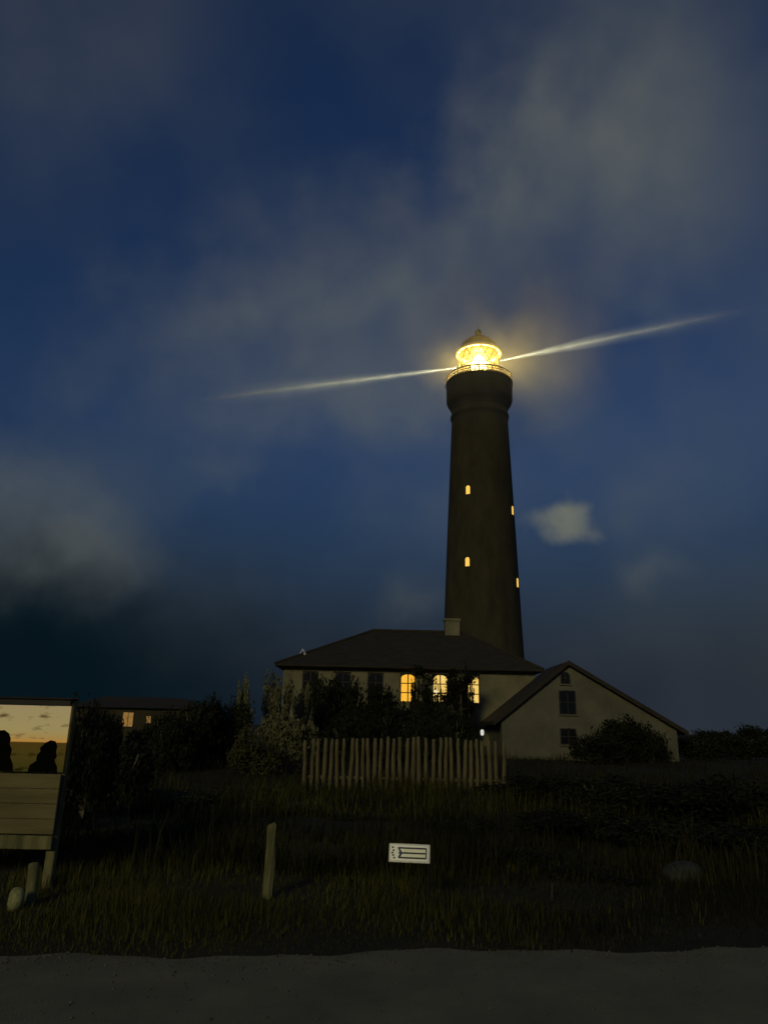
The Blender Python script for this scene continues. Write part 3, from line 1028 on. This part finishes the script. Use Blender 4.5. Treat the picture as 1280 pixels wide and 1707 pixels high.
# ================================================================== stake fence
FE = empty('stake_fence', (0.62, 20.0, 0))
tag(FE, 'fence of weathered upright wooden stakes in front of the house', 'fence')
ST = []
for q in range(5):
    g = random.Random(300 + q)
    pts = [(0, 0, -0.12)] + [(g.uniform(-0.012, 0.012), g.uniform(-0.01, 0.01), zz) for zz in (0.35, 0.75, 1.1)] + [(g.uniform(-0.015, 0.015), 0, 1.28)]
    rr = g.uniform(0.046, 0.060)
    ST.append(MB().tube(pts, [rr, rr, rr * 0.97, rr * 0.93, rr * 0.72], 8).mesh('stake', True))
for me in ST:
    me.materials.append(M['wood'])
x = -1.86
q = 0
while x < 3.25:
    o = link('stake', ST[random.randrange(5)], None, FE, (x - 0.62, random.uniform(-0.03, 0.03), float(ground_z(x, 20.0))), (random.uniform(-0.03, 0.03), random.uniform(-0.045, 0.045), random.uniform(0, 6)))
    o.scale = (1, 1, random.uniform(0.985, 1.03) - 0.004 * (x + 2.5))
    x += random.uniform(0.145, 0.185)
    q += 1
for zz in (0.30,):
    MB().box((-2.52, 0.075, zz), (2.65, 0.12, zz + 0.07)).build('rail', M['wood'], FE)

gl = empty('garden_lamp', (3.02, 22.6, 0))
tag(gl, 'tiny white garden light just above the right end of the fence', 'lamp')
MB().tube([(0, 0, -0.1), (0, 0, 1.42)], 0.025, 8).build('post', M['iron'], gl)
MB().lathe([(0.02, 1.42), (0.05, 1.45), (0.05, 1.56), (0.02, 1.59)], 12).build('globe', M['cool_lamp'], gl, smooth=True)

# ================================================================== notice board at the left edge
NB = empty('notice_board', (-3.98, 8.0, 0))
tag(NB, 'tall wooden notice board with a glowing sunset picture at the left edge', 'notice board')
for xx in (-0.80, 0.74):
    MB().box((xx - 0.045, 0.032, -0.25), (xx + 0.045, 0.115, 1.80)).build('post', M['post_wood'], NB, bevel=0.008)
MB().box((-0.86, -0.05, 1.80), (0.80, 0.12, 1.82)).build('top_beam', M['frame_dark'], NB, bevel=0.008)
MB().box((-0.753, -0.02, 1.74), (0.765, 0.02, 1.797)).build('rail', M['frame_dark'], NB, bevel=0.005)
MB().box((-0.753, -0.03, 0.36), (0.765, 0.03, 0.485)).build('rail', M['post_wood'], NB, bevel=0.006)
for q in range(4):
    z0 = 0.50 + q * 0.142
    MB().box((-0.753, -0.025, z0), (0.765, 0.015, z0 + 0.139)).build('plank', M['board_wood'], NB, bevel=0.004)
m, t, o = new_mat('backlit sunset print')
tcn = t.nodes.new('ShaderNodeTexCoord')
sp = t.nodes.new('ShaderNodeSeparateXYZ')
t.links.new(tcn.outputs['Object'], sp.inputs[0])
rp = t.nodes.new('ShaderNodeValToRGB')
els = rp.color_ramp.elements
els[0].position, els[0].color = 0.0, (0.045, 0.038, 0.008, 1)
els[1].position, els[1].color = 1.0, (0.40, 0.31, 0.145, 1)
for pos, c in ((0.25, (0.065, 0.048, 0.008, 1)), (0.435, (0.075, 0.046, 0.008, 1)), (0.45, (0.56, 0.28, 0.055, 1)), (0.50, (0.46, 0.29, 0.085, 1)), (0.62, (0.42, 0.33, 0.13, 1))):
    e_ = els.new(pos)
    e_.color = c
zz = t.nodes.new('ShaderNodeMath')
zz.operation = 'MULTIPLY'
zz.inputs[1].default_value = 1 / 0.65
t.links.new(sp.outputs['Z'], zz.inputs[0])
t.links.new(zz.outputs[0], rp.inputs['Fac'])
mp = t.nodes.new('ShaderNodeMapping')
mp.inputs['Scale'].default_value = (5.0, 1, 16.0)
t.links.new(tcn.outputs['Object'], mp.inputs['Vector'])
nn = t.nodes.new('ShaderNodeTexNoise')
nn.inputs['Scale'].default_value = 1.0
nn.inputs['Detail'].default_value = 4
t.links.new(mp.outputs[0], nn.inputs['Vector'])
cr = t.nodes.new('ShaderNodeValToRGB')
cr.color_ramp.elements[0].position, cr.color_ramp.elements[0].color = 0.56, (1, 1, 1, 1)
cr.color_ramp.elements[1].position, cr.color_ramp.elements[1].color = 0.72, (0.28, 0.24, 0.18, 1)
t.links.new(nn.outputs['Fac'], cr.inputs['Fac'])
mu = t.nodes.new('ShaderNodeMix')
mu.data_type = 'RGBA'
mu.blend_type = 'MULTIPLY'
mu.inputs['Factor'].default_value = 1.0
t.links.new(rp.outputs[0], mu.inputs[6])
t.links.new(cr.outputs[0], mu.inputs[7])
em = t.nodes.new('ShaderNodeEmission')
em.inputs['Strength'].default_value = 0.72
t.links.new(mu.outputs[2], em.inputs['Color'])
t.links.new(em.outputs[0], o.inputs['Surface'])
M['print'] = m
pic = MB().box((-0.753, -0.012, 0.0), (0.765, 0.012, 0.65)).build('picture_panel', M['print'], NB, (0, 0, 1.085))


def silhouette(pts):
    MB().prism(pts, -0.0155, -0.0125).build('silhouette', M['print_black'], pic)


silhouette([(a_ + 0.06, b_ * 1.05) for a_, b_ in [(0.36, 0.0), (0.37, 0.06), (0.43, 0.10), (0.43, 0.15), (0.46, 0.19), (0.45, 0.22), (0.50, 0.27), (0.55, 0.295), (0.60, 0.285), (0.625, 0.24), (0.62, 0.19), (0.635, 0.14), (0.615, 0.11), (0.65, 0.05), (0.66, 0.0)]])
silhouette([(a_ + 0.06, b_ * 1.05) for a_, b_ in [(-0.32, 0.0), (-0.30, 0.12), (-0.16, 0.2), (-0.10, 0.27), (-0.07, 0.33), (0.0, 0.375), (0.06, 0.38), (0.11, 0.35), (0.138, 0.30), (0.135, 0.25), (0.165, 0.2), (0.16, 0.13), (0.2, 0.06), (0.21, 0.0)]])

# ================================================================== posts, small sign, stones
def wood_post(name, x, y, r, h, lean, label, mt='post_wood'):
    o_ = MB().tube([(0, 0, -0.15), (lean * 0.3, 0, h * 0.3), (lean * 0.7, 0.01, h * 0.7), (lean * 0.97, 0, h * 0.96), (lean, 0, h)], [r * 1.05, r * 1.04, r, r * 0.93, r * 0.66], 10).build(name, M[mt], None, (x, y, float(ground_z(x, y))), smooth=True)
    tag(o_, label, 'post')
    return o_


lone = wood_post('wooden_post', -1.03, 7.85, 0.050, 0.66, 0.0, 'lone mossy wooden post in the grass left of the white sign')
bm = bmesh.new()
bm.from_mesh(lone.data)
bmesh.ops.subdivide_edges(bm, edges=list(bm.edges), cuts=3, use_grid_fill=True)
for v in bm.verts:
    a_ = math.atan2(v.co.y, v.co.x)
    k_ = 1 + 0.10 * math.sin(3 * a_ + v.co.z * 5) + 0.06 * math.sin(7 * a_ - v.co.z * 13) + 0.07 * math.sin(v.co.z * 9)
    v.co.x *= k_
    v.co.y *= k_
    if v.co.z > 0.6:
        v.co.z += 0.35 * (v.co.x + 0.02)
bm.to_mesh(lone.data)
bm.free()
for p_ in lone.data.polygons:
    p_.use_smooth = True
wood_post('wooden_post', -3.10, 7.40, 0.050, 0.34, -0.02, 'short stubby post in front of the notice board leg')
wood_post('thin_stake', 1.74, 8.06, 0.010, 0.15, 0.01, 'thin short stake barely visible right of the white sign', 'bark')


def stone(x, y, sx, sy, sz, seed, label, mt):
    bm = bmesh.new()
    bmesh.ops.create_icosphere(bm, subdivisions=3, radius=1)
    g = random.Random(seed)
    fr_ = [Vector((g.uniform(-1, 1), g.uniform(-1, 1), g.uniform(-1, 1))) * 2.6 for _ in range(5)]
    for v in bm.verts:
        k_ = 1 + 0.10 * sum(math.sin(v.co.dot(f_) + i) for i, f_ in enumerate(fr_)) / 2
        v.co = Vector((v.co.x * sx * k_, v.co.y * sy * k_, v.co.z * sz * k_))
    me = bpy.data.meshes.new('stone')
    bm.to_mesh(me)
    bm.free()
    for p_ in me.polygons:
        p_.use_smooth = True
    o_ = link('stone', me, M[mt], None, (x, y, float(ground_z(x, y)) + sz * 0.6))
    tag(o_, label, 'stone')


M['pale_stone'] = mat('lichen stone', (0.42, 0.42, 0.19), (0.20, 0.20, 0.08), 14, 0.9, 0.7, 40)
stone(-3.13, 7.16, 0.075, 0.07, 0.115, 5, 'pale lichened stone at the foot of the short stubby post', 'pale_stone')
stone(3.52, 9.25, 0.26, 0.2, 0.13, 9, 'dim grey stone lying alone in the dark field at the right', 'stone')

SG = empty('small_sign', (0.305, 7.4, 0), R(-8))
tag(SG, 'small white sign plate with dark lines on two thin legs', 'sign')
tl = R(-14)
for xx in (-0.175, 0.175):
    MB().tube([(xx, 0.02, -0.15), (xx, 0.02, 0.46)], 0.008, 8).build('leg', M['iron'], SG)
plate = MB().box((-0.19, -0.006, -0.08), (0.19, 0.006, 0.08)).build('plate', M['sign_frame'], SG, (0, 0, 0.49), (tl, 0, 0), bevel=0.004)
MB().box((-0.172, -0.009, -0.064), (0.172, -0.0065, 0.064)).build('face', M['sign_white'], plate)
ink = MB()
for zz_ in (0.042, 0.0, -0.04):
    ink.box((-0.10, -0.0125, zz_ - 0.0065), (0.158, -0.0115, zz_ + 0.0065))
ink.box((0.150, -0.0126, -0.0335), (0.160, -0.0116, -0.0065)).box((0.150, -0.0126, 0.0065), (0.160, -0.0116, 0.0355))
ink.prism([(-0.112, 0.045), (-0.095, 0.045), (-0.062, 0.0), (-0.085, -0.04), (-0.105, -0.04), (-0.085, 0.0)], -0.0128, -0.0118)
for q, (px_, pz_) in enumerate(((-0.155, 0.045), (-0.148, 0.02), (-0.158, 0.0), (-0.150, -0.02), (-0.14, -0.042))):
    ink.box((px_ - 0.008, -0.0125, pz_ - 0.008), (px_ + 0.010, -0.0115, pz_ + 0.006))
ink.build('lettering', M['sign_ink'], plate)
MB().box((-0.052, -0.0112, -0.0325), (0.148, -0.0095, -0.0075)).build('field', M['sign_cream'], plate)
MB().box((-0.052, -0.0112, 0.0075), (0.148, -0.0095, 0.0345)).build('field', M['sign_cream'], plate)


# ================================================================== grass
def grass(name, n, ymin, ymax, hmin, hmax, wid, mt, label, seed, clump=0.0, side=0):
    g = np.random.default_rng(seed)
    y = ymin + (ymax - ymin) * g.random(n) ** 1.35
    x = (g.random(n) * 2 - 1) * (0.62 * y + 1.2)
    if side:
        keep = side * (x - 0.9 - 0.25 * (y - 6) + 1.1 * g.normal(size=n)) > 0
        x, y, n = x[keep], y[keep], int(keep.sum())
    if clump > 0:
        keep = (np.sin(x * 1.7 + 2 * np.sin(y * 0.9)) + np.sin(y * 2.3 + x) + 0.9 * g.normal(size=n)) > -clump
        x, y = x[keep], y[keep]
    if ymin < 7:
        keep = y > road_edge(x) - 0.10 + 0.14 * np.abs(g.normal(size=len(x))) + 0.05 * np.sin(x * 3.7)
        x, y = x[keep], y[keep]
    n = len(x)
    z = ground_z(x, y) - 0.01
    h = hmin + (hmax - hmin) * g.random(n) ** 1.6
    h = h * np.clip(0.75 + 0.35 * np.sin(x * 2.1 + 1.3 * np.sin(y * 1.7)) + 0.35 * np.sin(y * 2.9 - x * 1.1 + 2.0 * np.sin(x * 0.8)), 0.42, 1.4)
    h = h * np.clip(0.35 + (y - road_edge(x)) * 0.55, 0.35, 1.0)
    a = g.random(n) * 2 * np.pi
    lean = h * (0.15 + 0.55 * g.random(n))
    dx, dy = np.cos(a), np.sin(a)
    px, py = -dy, dx
    w_ = wid * (0.6 + 0.8 * g.random(n))
    B0 = np.stack([x - px * w_, y - py * w_, z], 1)
    B1 = np.stack([x + px * w_, y + py * w_, z], 1)
    M0 = np.stack([x + dx * lean * 0.35 - px * w_ * 0.7, y + dy * lean * 0.35 - py * w_ * 0.7, z + h * 0.6], 1)
    M1 = np.stack([x + dx * lean * 0.35 + px * w_ * 0.7, y + dy * lean * 0.35 + py * w_ * 0.7, z + h * 0.6], 1)
    T = np.stack([x + dx * lean, y + dy * lean, z + h], 1)
    V_ = np.stack([B0, B1, M1, M0, T], 1).reshape(-1, 3)
    k_ = np.arange(n)[:, None] * 5
    F_ = np.concatenate([k_ + np.array([0, 1, 2]), k_ + np.array([0, 2, 3]), k_ + np.array([3, 2, 4])])
    o_ = link(name, np_mesh(name, V_, F_), M[mt])
    tag(o_, label, 'grass', kind='stuff')
    return o_


# loose gravel on the road and along its edge
g = np.random.default_rng(77)
ng = 2600
gx_ = (g.random(ng) * 2 - 1) * 5.5
ge_ = road_edge(gx_)
gy_ = np.where(g.random(ng) < 0.55, ge_ - np.abs(g.normal(size=ng)) * 0.22, 3.6 + (ge_ - 3.6) * g.random(ng))
gs_ = 0.004 + 0.011 * g.random(ng) ** 3
oct_ = np.array([[1, 0, 0], [0, 1, 0], [-1, 0, 0], [0, -1, 0], [0, 0, 0.7], [0, 0, -0.5]], float)
jit = 1 + 0.35 * (g.random((ng, 6, 1)) - 0.5)
GVv = oct_[None] * gs_[:, None, None] * jit + np.stack([gx_, gy_, 0.006 + gs_ * 0.35], 1)[:, None, :]
of_ = np.array([[0, 1, 4], [1, 2, 4], [2, 3, 4], [3, 0, 4], [1, 0, 5], [2, 1, 5], [3, 2, 5], [0, 3, 5]])
GF = (of_[None] + 6 * np.arange(ng)[:, None, None]).reshape(-1, 3)
M['gravel'] = mat('loose gravel', (0.20, 0.185, 0.125), (0.10, 0.095, 0.065), 3, 0.9, island=0.4)
tag(link('gravel', np_mesh('gravel', GVv.reshape(-1, 3), GF), M['gravel']), 'loose gravel scattered on the road', 'gravel', kind='stuff')
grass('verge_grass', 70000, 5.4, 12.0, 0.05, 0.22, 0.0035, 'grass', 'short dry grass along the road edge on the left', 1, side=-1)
grass('shade_verge_grass', 70000, 5.4, 12.0, 0.05, 0.20, 0.0035, 'grass_shade', 'short grass along the road edge on the right, coloured dark as if shaded', 5, side=1)  # same verge grass, with shade put into its darker colour
grass('field_grass', 60000, 9.0, 46.0, 0.18, 0.50, 0.010, 'grass_shade', 'rough dark grass across the field', 2, clump=0.6)
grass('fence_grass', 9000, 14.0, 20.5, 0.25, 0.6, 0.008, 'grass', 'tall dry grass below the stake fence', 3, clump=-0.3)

# ball of mist added round the lantern for its glow, lit by the lamp
hv, ht, hout = new_mat('lantern mist')
pv = ht.nodes.new('ShaderNodeVolumePrincipled')
pv.inputs['Color'].default_value = (0.95, 0.95, 0.92, 1)
hc = ht.nodes.new('ShaderNodeTexCoord')
hl = ht.nodes.new('ShaderNodeVectorMath')
hl.operation = 'LENGTH'
ht.links.new(hc.outputs['Object'], hl.inputs[0])
hm = ht.nodes.new('ShaderNodeMapRange')
hm.interpolation_type = 'SMOOTHSTEP'
hm.inputs['From Min'].default_value = 15.0
hm.inputs['From Max'].default_value = 1.5
hm.inputs['To Min'].default_value = 0.0
hm.inputs['To Max'].default_value = MIST
ht.links.new(hl.outputs['Value'], hm.inputs['Value'])
hn = ht.nodes.new('ShaderNodeTexNoise')
hn.inputs['Scale'].default_value = 0.16
hn.inputs['Detail'].default_value = 3
ht.links.new(hc.outputs['Object'], hn.inputs['Vector'])
hr = ht.nodes.new('ShaderNodeMapRange')
hr.interpolation_type = 'SMOOTHSTEP'
hr.inputs['From Min'].default_value = 0.36
hr.inputs['From Max'].default_value = 0.64
hr.inputs['To Min'].default_value = 0.35
hr.inputs['To Max'].default_value = 1.5
ht.links.new(hn.outputs['Fac'], hr.inputs['Value'])
hx = ht.nodes.new('ShaderNodeMath')
hx.operation = 'MULTIPLY'
ht.links.new(hm.outputs[0], hx.inputs[0])
ht.links.new(hr.outputs[0], hx.inputs[1])
ht.links.new(hx.outputs[0], pv.inputs['Density'])
ht.links.new(pv.outputs[0], hout.inputs['Volume'])
hzp = [(15.2 * math.sin(math.pi * i / 12) + 0.01, -15.2 * math.cos(math.pi * i / 12)) for i in range(13)]
hzb = MB().lathe(hzp, 24).build('mist', hv, None, (TX + 3.2, TY - 2.5, 42.8))
tag(hzb, 'thin mist added for the glow round the lantern of the lighthouse', 'mist', kind='stuff')
